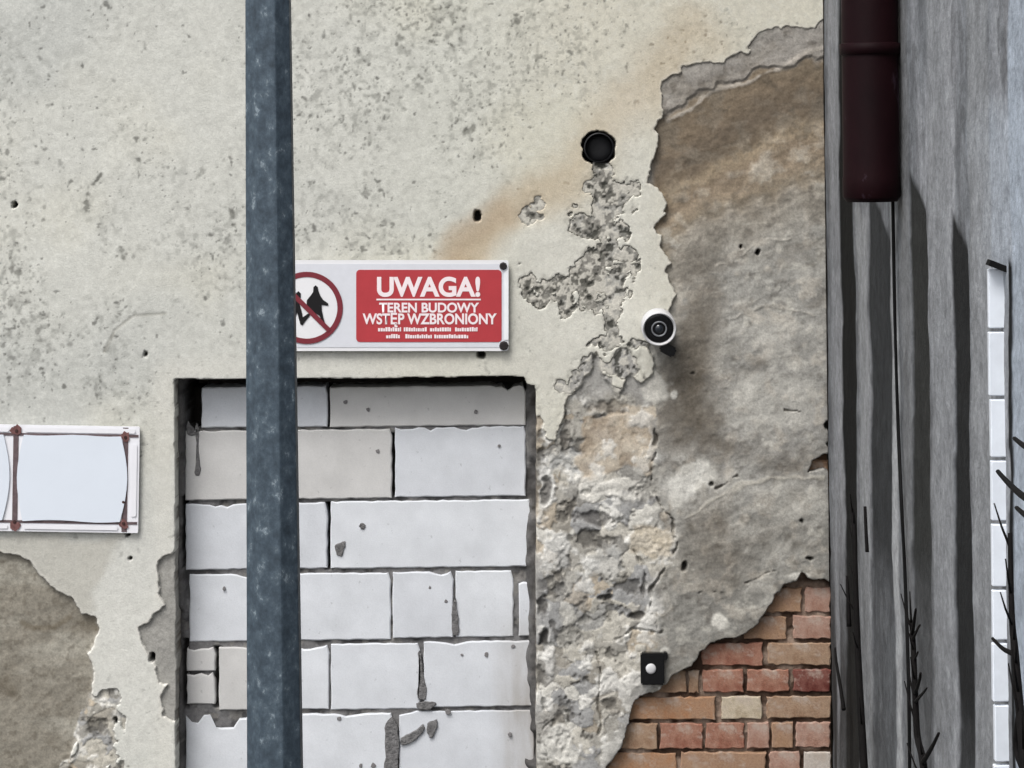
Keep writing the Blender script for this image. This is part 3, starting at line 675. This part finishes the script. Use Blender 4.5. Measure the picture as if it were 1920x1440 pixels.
# ------------------------------------------------------------------ lamp post
def post_mat():
    m, n, l, b = newmat('galvanised_steel', rough=.55, metal=.25, spec=.4)
    t = noise_node(n, l, 34, 6, .7, stretch=(1.2, 1.2, .9)); r = ramp(n, l, t.outputs['Fac'], [(.3, lin(52, 62, 71)), (.5, lin(71, 84, 95)), (.6, lin(85, 98, 108)), (.68, lin(140, 152, 160))])
    t2 = noise_node(n, l, 90, 4, .6); r2 = ramp(n, l, t2.outputs['Fac'], [(.3, .86), (.7, 1.1)])
    l.new(mul(n, l, r.outputs[0], r2.outputs[0]), b.inputs['Base Color'])
    bump(n, l, b, t2.outputs['Fac'], .25, .002)
    return m
YP = -2.0
ct, cb = P(503, 0, YP), P(516, 1440, YP)
pxm = FPX / (D + YP)
rt, rb_ = 84 / 2 / pxm / .95, 103 / 2 / pxm / .95
def pc_(z):
    t = (z - cb.z) / (ct.z - cb.z); return cb.lerp(ct, t), rb_ + (rt - rb_) * t
lamp = empty('lamp_post', (pc_(0)[0].x, YP, 0)); tag(lamp, 'tapered eight-sided dark blue-grey steel lamp post in front of the wall', 'lamp post')
bm = bmesh.new(); rings = []
for z in (0, .9, 1.8, 2.7, 3.6, 4.5):
    c, r = pc_(z); rg = []
    for k in range(8):
        a0 = math.radians(21 + 45 * k)
        for da in (-4, 0, 4):
            a = a0 + math.radians(da); rr = r * (1 if da == 0 else .985)
            rg.append(bm.verts.new((c.x + rr * math.sin(a), c.y - rr * math.cos(a), z)))
    rings.append(rg)
for A, Bq in zip(rings, rings[1:]):
    for i in range(24): bm.faces.new((A[i], A[(i + 1) % 24], Bq[(i + 1) % 24], Bq[i]))
bm.faces.new(rings[-1])
M_post = post_mat()
child(from_bm('shaft', bm, M_post, lamp), lamp)
bm = bmesh.new(); bmesh.ops.create_cone(bm, cap_ends=True, segments=32, radius1=.16, radius2=.15, depth=.03, matrix=Matrix.Translation((pc_(0)[0].x, YP, .0151)))
child(from_bm('base_plate', bm, M_post, lamp), lamp)

# ------------------------------------------------------------------ flat signs
def local_poly(name, pts, y, mat, parent, thick=0.0, cx=0, cy=0):
    """outline in map units relative to the sign centre -> flat child"""
    bm = bmesh.new(); f = bm.faces.new([bm.verts.new(((a - cx) / 650, y, -(b - cy) / 650)) for a, b in pts])
    if thick:
        g = bmesh.ops.extrude_face_region(bm, geom=[f])
        for v in g['geom']:
            if isinstance(v, bmesh.types.BMVert): v.co.y += thick
    return from_bm(name, bm, mat, parent)
def rrect(u0, v0, u1, v1, r, n=5):
    o = []
    for cu, cv, a0 in ((u1 - r, v0 + r, -90), (u1 - r, v1 - r, 0), (u0 + r, v1 - r, 90), (u0 + r, v0 + r, 180)):
        for k in range(n + 1):
            a = math.radians(a0 + 90 * k / n); o.append((cu + r * math.cos(a), cv + r * math.sin(a)))
    return o
def circ(cu, cv, r, n=40): return [(cu + r * math.cos(i * math.tau / n), cv + r * math.sin(i * math.tau / n)) for i in range(n)]
SU0, SV0 = 715, 573
sign = empty('warning_sign', P(SU0, SV0, -.016)); sign.rotation_euler = (0, -ROLL, 0)
tag(sign, 'white and red UWAGA construction site warning sign with crossed-out walking figures', 'sign')
M_white = flat_mat('sign_white', (226, 226, 228), .45, .4, .03, 12); M_red = flat_mat('sign_red', (176, 58, 64), .5, .35, .06, 20)
M_dred = flat_mat('sign_ring', (118, 42, 52), .5, .35, .06); M_ltr = flat_mat('sign_letter', (240, 226, 228), .5, .35, .02); M_blk = flat_mat('sign_black', (18, 16, 18), .5, .3, .05)
M_panel = flat_mat('sign_grey_white', (212, 214, 220), .5, .35, .03)
kw = dict(cx=SU0, cy=SV0)
local_poly('plate', rrect(477, 488, 953, 658, 5), 0, M_white, sign, .006, **kw)
local_poly('rim', rrect(483, 495, 946, 651, 4), -.0012, M_panel, sign, .0008, **kw)
panel = local_poly('red_panel', rrect(668, 506, 940, 641, 7), -.0024, M_red, sign, .0008, **kw)
disc = local_poly('pictogram_disc', circ(575.5, 577, 60), -.0024, M_white, sign, .0008, **kw)
bm = bmesh.new(); n = 64; rr = []
for R in (67.5, 57.5): rr.append([bm.verts.new(((575.5 + R * math.cos(i * math.tau / n) - SU0) / 650, -.0036, -(577 + R * math.sin(i * math.tau / n) - SV0) / 650)) for i in range(n)])
for i in range(n): bm.faces.new((rr[0][i], rr[0][(i + 1) % n], rr[1][(i + 1) % n], rr[1][i]))
from_bm('prohibition_ring', bm, M_dred, disc)
zz = lambda L: [(440 + a / 3.4286, 460 + b / 3.4286) for a, b in L]
fig1 = zz([(508,268),(522,256),(536,268),(540,292),(552,322),(570,350),(602,372),(604,388),(560,382),(562,420),(572,462),(584,505),(568,500),(546,452),(528,440),(510,436),(496,428),(464,385),(466,352),(490,322),(506,300)])
fig2 = zz([(396,306),(412,294),(427,308),(426,334),(412,352),(424,392),(436,440),(440,462),(470,440),(494,426),(486,450),(452,492),(438,514),(424,506),(412,462),(404,430),(388,470),(366,510),(350,512),(352,498),(372,452),(376,412),(362,440),(352,430),(368,380),(382,350),(398,336)])
local_poly('walking_figure', fig1, -.0044, M_blk, disc, **kw); local_poly('walking_figure', fig2, -.0044, M_blk, disc, **kw)
c45 = math.cos(math.pi / 4); q = 4.5 * c45; R = 60 * c45
local_poly('slash', [(575.5 - R - q, 577 - R + q), (575.5 - R + q, 577 - R - q), (575.5 + R + q, 577 + R - q), (575.5 + R - q, 577 + R + q)], -.0052, M_dred, disc, **kw)
def text(name, s, u0, u1, vb, hcap, parent, mat, y, off=.02):
    cu = bpy.data.curves.new(name, 'FONT'); cu.body = s; cu.size = 1; cu.offset = off; cu.fill_mode = 'FRONT'
    o = bpy.data.objects.new(name, cu); C.objects.link(o); dg = bpy.context.evaluated_depsgraph_get()
    me = bpy.data.meshes.new_from_object(o.evaluated_get(dg)); bpy.data.objects.remove(o)
    co = np.array([v.co[:] for v in me.vertices]); x0, x1 = co[:, 0].min(), co[:, 0].max()
    capref = .73
    for v in me.vertices:
        a = u0 + (v.co.x - x0) / (x1 - x0) * (u1 - u0); b = vb - v.co.y / capref * hcap
        v.co = ((a - SU0) / 650, y, -(b - SV0) / 650)
    me.materials.clear()
    return link(name, me, mat, parent)
text('headline', 'UWAGA!', 707, 900, 554.5, 36, panel, M_ltr, -.0036, .035)
local_poly('rule', [(706,560),(901,560),(901,563),(706,563)], -.0036, M_ltr, panel, **kw)
text('lettering', 'TEREN BUDOWY', 711, 898, 585, 18, panel, M_ltr, -.0036, .03)
text('lettering', 'WSTĘP WZBRONIONY', 680, 931, 607, 20, panel, M_ltr, -.0036, .03)
for v0, segs in ((613, [(709,752),(757,800),(806,848),(853,895)]), (626, [(724,752),(760,812),(814,880)])):   # two rows too small to read
    bm = bmesh.new()
    for a, b in segs:
        x = a
        while x < b - 2:
            w_ = random.uniform(2.6, 4.6); hh = random.uniform(5.5, 8)
            bm.faces.new([bm.verts.new(((p_ - SU0) / 650, -.0036, -(q_ - SV0) / 650)) for p_, q_ in [(x, v0 + 8 - hh), (min(x + w_, b), v0 + 8 - hh), (min(x + w_, b), v0 + 8), (x, v0 + 8)]]); x += w_ + .9
    from_bm('fine_print', bm, M_ltr, panel)
M_bolt = flat_mat('dark_bolt', (34, 30, 30), .6, .3, .2)
for bu_, bv_, r in ((943, 499, 7.5), (944, 648, 9), (484, 499, 7), (484, 648, 7)):
    bm = bmesh.new(); bmesh.ops.create_cone(bm, cap_ends=True, segments=8, radius1=r / 650, radius2=r * .7 / 650, depth=.008,
        matrix=Matrix.Translation(((bu_ - SU0) / 650, -.005, -(bv_ - SV0) / 650)) @ Matrix.Rotation(math.radians(90), 4, 'X'))
    from_bm('bolt', bm, M_bolt, sign)
bm = bmesh.new(); bmesh.ops.create_cube(bm, size=1, matrix=Matrix.Diagonal((.012, .004, .2, 1)))  # highlight along the right edge, put in as a brighter strip
for v in bm.verts: v.co += Vector(((949 - SU0) / 650, -.001, (SV0 - 572) / 650))
from_bm('edge_highlight', bm, flat_mat('highlight_white', (236, 238, 240), .35, .5, .03), sign)

# notice board, lower left
NU, NV = 40, 896
def loc2(name, pts, y, mat, th=0.): return local_poly(name, pts, y, mat, board, th, NU, NV)
board = empty('notice_board', P(NU, NV, -.016)); board.rotation_euler = (0, -ROLL + math.radians(.9), 0)
tag(board, 'blank white notice board with faded brownish-red grid lines left of the doorway', 'notice board')
M_bw = flat_mat('board_white', (228, 228, 232), .45, .4, .03, 14); M_rust = flat_mat('faded_red_mark', (112, 80, 78), .8, .1, .35, 70); M_line = flat_mat('dark_line', (98, 84, 86), .7, .2, .3, 50); M_sheet = flat_mat('pale_sheet', (214, 221, 230), .4, .35, .02, 6)
loc2('plate', rrect(-190, 797, 260, 996, 3), 0, M_bw, .007)
for a, b in ((-176, -164), (24, 34), (229, 239)): loc2('printed_line', [(a, 799), (b, 799), (b, 994), (a, 994)], -.0012, M_line)
for v in (812, 975): loc2('printed_line', [(-188, v), (258, v), (258, v + 5), (-188, v + 5)], -.0018, M_line)
for u, v in ((29, 808), (234, 814), (29, 984), (233, 980), (-170, 808), (-170, 984)):
    loc2('corner_mark', [(u + random.uniform(6, 13) * math.cos(a_), v + random.uniform(5, 14) * math.sin(a_)) for a_ in [i * math.tau / 10 for i in range(10)]], -.0034, M_rust)
def bulge(u0, u1):
    o = []
    for k in range(9): t = k / 8; o.append((u0 + 12 + (u1 - u0 - 24) * t, 815 + 3 * math.sin(t * 9) * .4))
    for k in range(1, 9): t = k / 8; o.append((u1 - 12 + 14 * math.sin(math.pi * t) * .9, 815 + 160 * t))
    for k in range(1, 9): t = k / 8; o.append((u1 - 12 - (u1 - u0 - 24) * t, 975 + 2 * math.sin(t * 7)))
    for k in range(1, 8): t = k / 8; o.append((u0 + 12 - 13 * math.sin(math.pi * t) * .9, 975 - 160 * t))
    return o
loc2('sheet', bulge(32, 238), -.0055, M_sheet, .003); loc2('sheet', bulge(-172, 18), -.0055, M_sheet, .003)
for u0, u1, v0, v1 in ((46, 252, 801, 810), (46, 222, 983, 991), (246, 256, 830, 965), (-160, 16, 801, 810), (-160, 16, 983, 991)):
    loc2('white_edge', rrect(u0, v0, u1, v1, 3), -.0030, M_bw, .001)
for bu_, bv_ in ((30, 808), (234, 817), (233, 978), (29, 978), (232, 938)):
    bm = bmesh.new(); bmesh.ops.create_cone(bm, cap_ends=True, segments=8, radius1=3.6 / 650, radius2=2.6 / 650, depth=.003,
        matrix=Matrix.Translation(((bu_ - NU) / 650, -.0045, -(bv_ - NV) / 650)) @ Matrix.Rotation(math.radians(90), 4, 'X'))
    from_bm('rusty_screw', bm, flat_mat('rusty_screw', (66, 46, 44), .7, .2, .3, 60), board)

# ------------------------------------------------------------------ security camera
cc0 = P(1235, 614, -.085)
camthing = empty('security_camera', P(1236, 622, -.0)); tag(camthing, 'round white security camera with black lens face on the plaster edge', 'security camera')
M_cw = flat_mat('camera_white', (204, 204, 205), .4, .4, .02, 20); M_cb = flat_mat('camera_black', (12, 12, 13), .25, .5, .05); M_cg = flat_mat('camera_ring', (120, 122, 126), .35, .5, .05)
fwd = Vector((.02, -1, -.16)).normalized()
rot = Vector((0, 0, 1)).rotation_difference(fwd).to_matrix().to_4x4()
def lathe(name, prof, mat, par, base, rm, seg=40):
    bm = bmesh.new(); rg = []
    for r, z in prof:
        rg.append([bm.verts.new((rm @ Vector((r * math.cos(i * math.tau / seg), r * math.sin(i * math.tau / seg), z))) + base) for i in range(seg)] if r > 1e-6 else [bm.verts.new((rm @ Vector((0, 0, z))) + base)])
    for A, Bq in zip(rg, rg[1:]):
        for i in range(seg):
            j = (i + 1) % seg
            if len(A) == 1 and len(Bq) == 1: continue
            if len(A) == 1: bm.faces.new((A[0], Bq[i], Bq[j]))
            elif len(Bq) == 1: bm.faces.new((A[i], A[j], Bq[0]))
            else: bm.faces.new((A[i], A[j], Bq[j], Bq[i]))
    o = from_bm(name, bm, mat, par, True); child(o, par) if par else None
    return o
lathe('housing', [(0, -.055), (.034, -.055), (.044, -.048), (.0485, -.035), (.0495, -.02), (.0495, .018), (.048, .021), (.0455, .022), (.0445, .019), (.0415, .014)], M_cw, camthing, cc0, rot)
glass = lathe('front_glass', [(0, .0155), (.030, .0155), (.0385, .0165), (.0415, .0145)], M_cb, camthing, cc0, rot)
lathe('lens_ring', [(.0185, .0158), (.0185, .0195), (.021, .0205), (.0225, .0195), (.0225, .0155)], M_cg, glass, cc0, rot)
lathe('lens', [(0, .0215), (.004, .0213), (.009, .0195), (.012, .0165)], flat_mat('lens_glass', (40, 44, 50), .08, .8, .05), glass, cc0, rot)
ry = Matrix.Rotation(math.radians(90), 4, 'X')
lathe('wall_mount', [(0, .03), (.030, .03), (.036, .022), (.038, .0), (.038, -.02)], M_cw, camthing, P(1240, 620, -.004), ry)
bm = bmesh.new(); bmesh.ops.create_cone(bm, cap_ends=True, segments=16, radius1=.018, radius2=.018, depth=.06, matrix=Matrix.Translation(P(1237, 616, -.035)) @ ry)
child(from_bm('arm', bm, M_cw, camthing), camthing)
bm = bmesh.new(); bmesh.ops.create_cube(bm, size=1, matrix=Matrix.Translation(P(1252, 655, -.015)) @ Matrix.Rotation(.5, 4, 'Y') @ Matrix.Diagonal((.045, .035, .03, 1)))  # small dark block below the housing
bmesh.ops.bevel(bm, geom=list(bm.edges), offset=.005, segments=2, affect='EDGES')
child(from_bm('dark_block', bm, M_cb, camthing), camthing)

# cut-off pipe in its hole
stub = empty('pipe_stub', P(1123, 277, 0)); tag(stub, 'black round pipe opening in the cream plaster above the crumbled streak', 'pipe')
M_pipe = flat_mat('black_plastic', (24, 24, 26), .5, .3, .1, 40)
pb = P(1123, 277, .0)
lathe('pipe_wall', [(.040, .004), (.0435, .004), (.0435, -.10), (.0395, -.10), (.0395, .002)], M_pipe, stub, pb, ry)
lathe('end_cap', [(0, -.022), (.02, -.023), (.034, -.026), (.040, -.032)], flat_mat('grey_black_cap', (36, 36, 38), .6, .25, .2, 30), stub, pb, ry)

# doorbell
bell = empty('doorbell', P(1224, 1254, .0)); tag(bell, 'small black square doorbell with a white round button above the bare bricks', 'doorbell')
bm = bmesh.new(); a, b = P(1201, 1225, -.01), P(1246, 1284, -.01)
bmesh.ops.create_cube(bm, size=1, matrix=Matrix.Translation(((a.x + b.x) / 2, .002, (a.z + b.z) / 2)) @ Matrix.Diagonal((abs(b.x - a.x), .030, abs(a.z - b.z), 1)))
bmesh.ops.bevel(bm, geom=list(bm.edges), offset=.004, segments=2, affect='EDGES')
child(from_bm('casing', bm, M_cb, bell), bell)
bm = bmesh.new(); bmesh.ops.create_cube(bm, size=1, matrix=Matrix.Translation(P(1247, 1229, .0)) @ Matrix.Diagonal((.014, .02, .022, 1)))
bmesh.ops.bevel(bm, geom=list(bm.edges), offset=.003, segments=2, affect='EDGES')
child(from_bm('hinge', bm, M_cb, bell), bell)
lathe('button', [(0, .019), (.010, .0185), (.0145, .016), (.015, .012)], M_cw, bell, P(1220, 1252, -.0), ry)

# ------------------------------------------------------------------ dark red downpipe on the side wall
YD = -1.35
dp = P(1634, 378, YD); rp = .0655
down = empty('downpipe', (XW - rp, YD, dp.z)); tag(down, 'dark maroon downpipe cut off short against the grey side wall', 'downpipe')
def maroon():
    m, n, l, b = newmat('maroon_paint', rough=.6, spec=.08)
    t = noise_node(n, l, 9, 5, .6, stretch=(1, 1, .6)); r = ramp(n, l, t.outputs['Fac'], [(.3, lin(18, 5, 8)), (.62, lin(27, 9, 13)), (.70, lin(72, 60, 72))])
    l.new(r.outputs[0], b.inputs['Base Color']); t2 = noise_node(n, l, 60, 3); bump(n, l, b, t2.outputs['Fac'], .15, .002)
    return m
M_mar = maroon(); I4 = Matrix.Identity(4); base = Vector((XW - rp - .003, YD, dp.z))
zc_ = P(1634, 92, YD).z - dp.z
lathe('tube', [(rp, 2.6), (rp, .06), (rp * 1.02, .055), (rp * 1.02, .012), (rp * .90, 0), (rp * .84, .004), (rp * .84, .5)], M_mar, down, base, I4)
lathe('collar', [(rp * 1.0, zc_ - .014), (rp * 1.07, zc_ - .012), (rp * 1.08, zc_ + .012), (rp * 1.0, zc_ + .014)], M_mar, down, base, I4)
bm = bmesh.new(); bmesh.ops.create_cube(bm, size=1, matrix=Matrix.Translation((XW - .01, YD, dp.z + zc_)) @ Matrix.Diagonal((.06, .02, .02, 1)))
child(from_bm('wall_bracket', bm, M_mar, down), down)

# ------------------------------------------------------------------ cable and bare twigs in front of the side wall
def tube(bm, pts, r0, r1, seg=6):
    prev = None
    for i, p in enumerate(pts):
        d = (pts[min(i + 1, len(pts) - 1)] - pts[max(i - 1, 0)]).normalized()
        q = Vector((0, 0, 1)).rotation_difference(d).to_matrix(); r = r0 + (r1 - r0) * i / (len(pts) - 1)
        rg = [bm.verts.new(p + q @ Vector((r * math.cos(k * math.tau / seg), r * math.sin(k * math.tau / seg), 0))) for k in range(seg)]
        if prev:
            for k in range(seg): bm.faces.new((prev[k], prev[(k + 1) % seg], rg[(k + 1) % seg], rg[k]))
        else: bm.faces.new(rg[::-1])
        prev = rg
    bm.faces.new(prev)
def spl(pts, n=5):
    o = []
    for i in range(len(pts) - 1):
        p0, p1, p2, p3 = pts[max(i - 1, 0)], pts[i], pts[i + 1], pts[min(i + 2, len(pts) - 1)]
        for k in range(n):
            t = k / n; o.append(.5 * ((2 * p1) + (p2 - p0) * t + (2 * p0 - 5 * p1 + 4 * p2 - p3) * t * t + (3 * p1 - p0 - 3 * p2 + p3) * t ** 3))
    o.append(pts[-1]); return o
M_cable = flat_mat('black_cable', (9, 9, 10), .6, .15, .05); M_bark = flat_mat('dark_bark', (15, 13, 13), .85, .15, .3, 60, bstr=.5, bdist=.002)
bm = bmesh.new(); tube(bm, spl([S(1674, 376, .012), S(1678, 600, .012), S(1684, 800, .010), S(1691, 960, .012), S(1697, 1080, .01), S(1704, 1300, .012), S(1706, 1500, .012)]), .0042, .0042)
tag(from_bm('cable', bm, M_cable), 'thin black cable hanging down the side wall below the downpipe', 'cable')
def twig(label, stems):
    bm = bmesh.new(); b0 = None
    for pts, r0, r1 in stems:
        ln = spl([S(*p) for p in pts], 4); tube(bm, ln, r0, r1)
        if r0 >= .009:                                  # fine side shoots
            rr_ = random.Random(len(label))
            for q in range(3, len(ln) - 1, 2):
                d_ = Vector((-rr_.uniform(.1, .5), rr_.choice((-1, 1)) * rr_.uniform(.5, 1), rr_.uniform(.6, 1.3))).normalized() * rr_.uniform(.03, .09)
                tube(bm, [ln[q], ln[q] + d_ * .55 + Vector((0, 0, .004)), ln[q] + d_ + Vector((0, 0, .016))], .0028, .0012, 5)
    return tag(from_bm('bare_twig', bm, M_bark, None, True), label, 'twig', 'bare twigs in front of the side wall')
twig('forked bare twig rising beside the black cable', [([(1738,1600,.06),(1732,1440,.055),(1720,1380,.05),(1716,1300,.05),(1712,1200,.045),(1708,1165,.04)], .009, .005),
    ([(1710,1190,.045),(1714,1165,.05),(1717,1142,.055)], .005, .0025), ([(1711,1200,.045),(1720,1180,.055),(1725,1172,.06)], .004, .002), ([(1716,1300,.05),(1724,1275,.06),(1726,1262,.065)], .005, .0025),
    ([(1717,1315,.05),(1730,1300,.06),(1738,1290,.065)], .004, .002), ([(1730,1430,.055),(1748,1400,.07),(1760,1375,.075)], .006, .003), ([(1713,1240,.045),(1719,1228,.05),(1721,1222,.055)], .003, .002)])
twig('dark knotted bare stem climbing in the corner next to the bricks', [([(1627,1560,.03),(1618,1400,.028),(1610,1250,.026),(1605,1120,.025),(1602,1000,.022),(1598,955,.02)], .011, .005),
    ([(1582,1330,.03),(1576,1290,.028),(1568,1240,.02),(1566,1215,.015)], .006, .003), ([(1592,1175,.02),(1590,1120,.02),(1588,1080,.018)], .007, .003), ([(1626,1035,.02),(1624,1000,.02),(1622,950,.018)], .005, .004)])
twig('long bare branch crossing the white blocks at the right edge', [([(1930,1600,.09),(1922,1440,.085),(1912,1330,.08),(1903,1220,.075),(1897,1150,.07),(1894,1000,.06)], .010, .004),
    ([(1900,1226,.075),(1880,1216,.085),(1861,1197,.095)], .0048, .003), ([(1912,1330,.08),(1905,1400,.08),(1915,1440,.08)], .006, .004)])
twig('thick bare twig tip slanting down across the upper white blocks', [([(1950,950,.10),(1915,928,.09),(1890,905,.08),(1871,884,.075)], .0065, .004)])
twig('thin bare twig tip at the right edge above the slanting one', [([(1950,856,.10),(1920,836,.095),(1902,822,.09)], .0055, .0035)])
twig('small bare twig tip poking in at the right edge below the slanting one', [([(1950,985,.12),(1925,968,.11),(1906,952,.10)], .0055, .0035)])
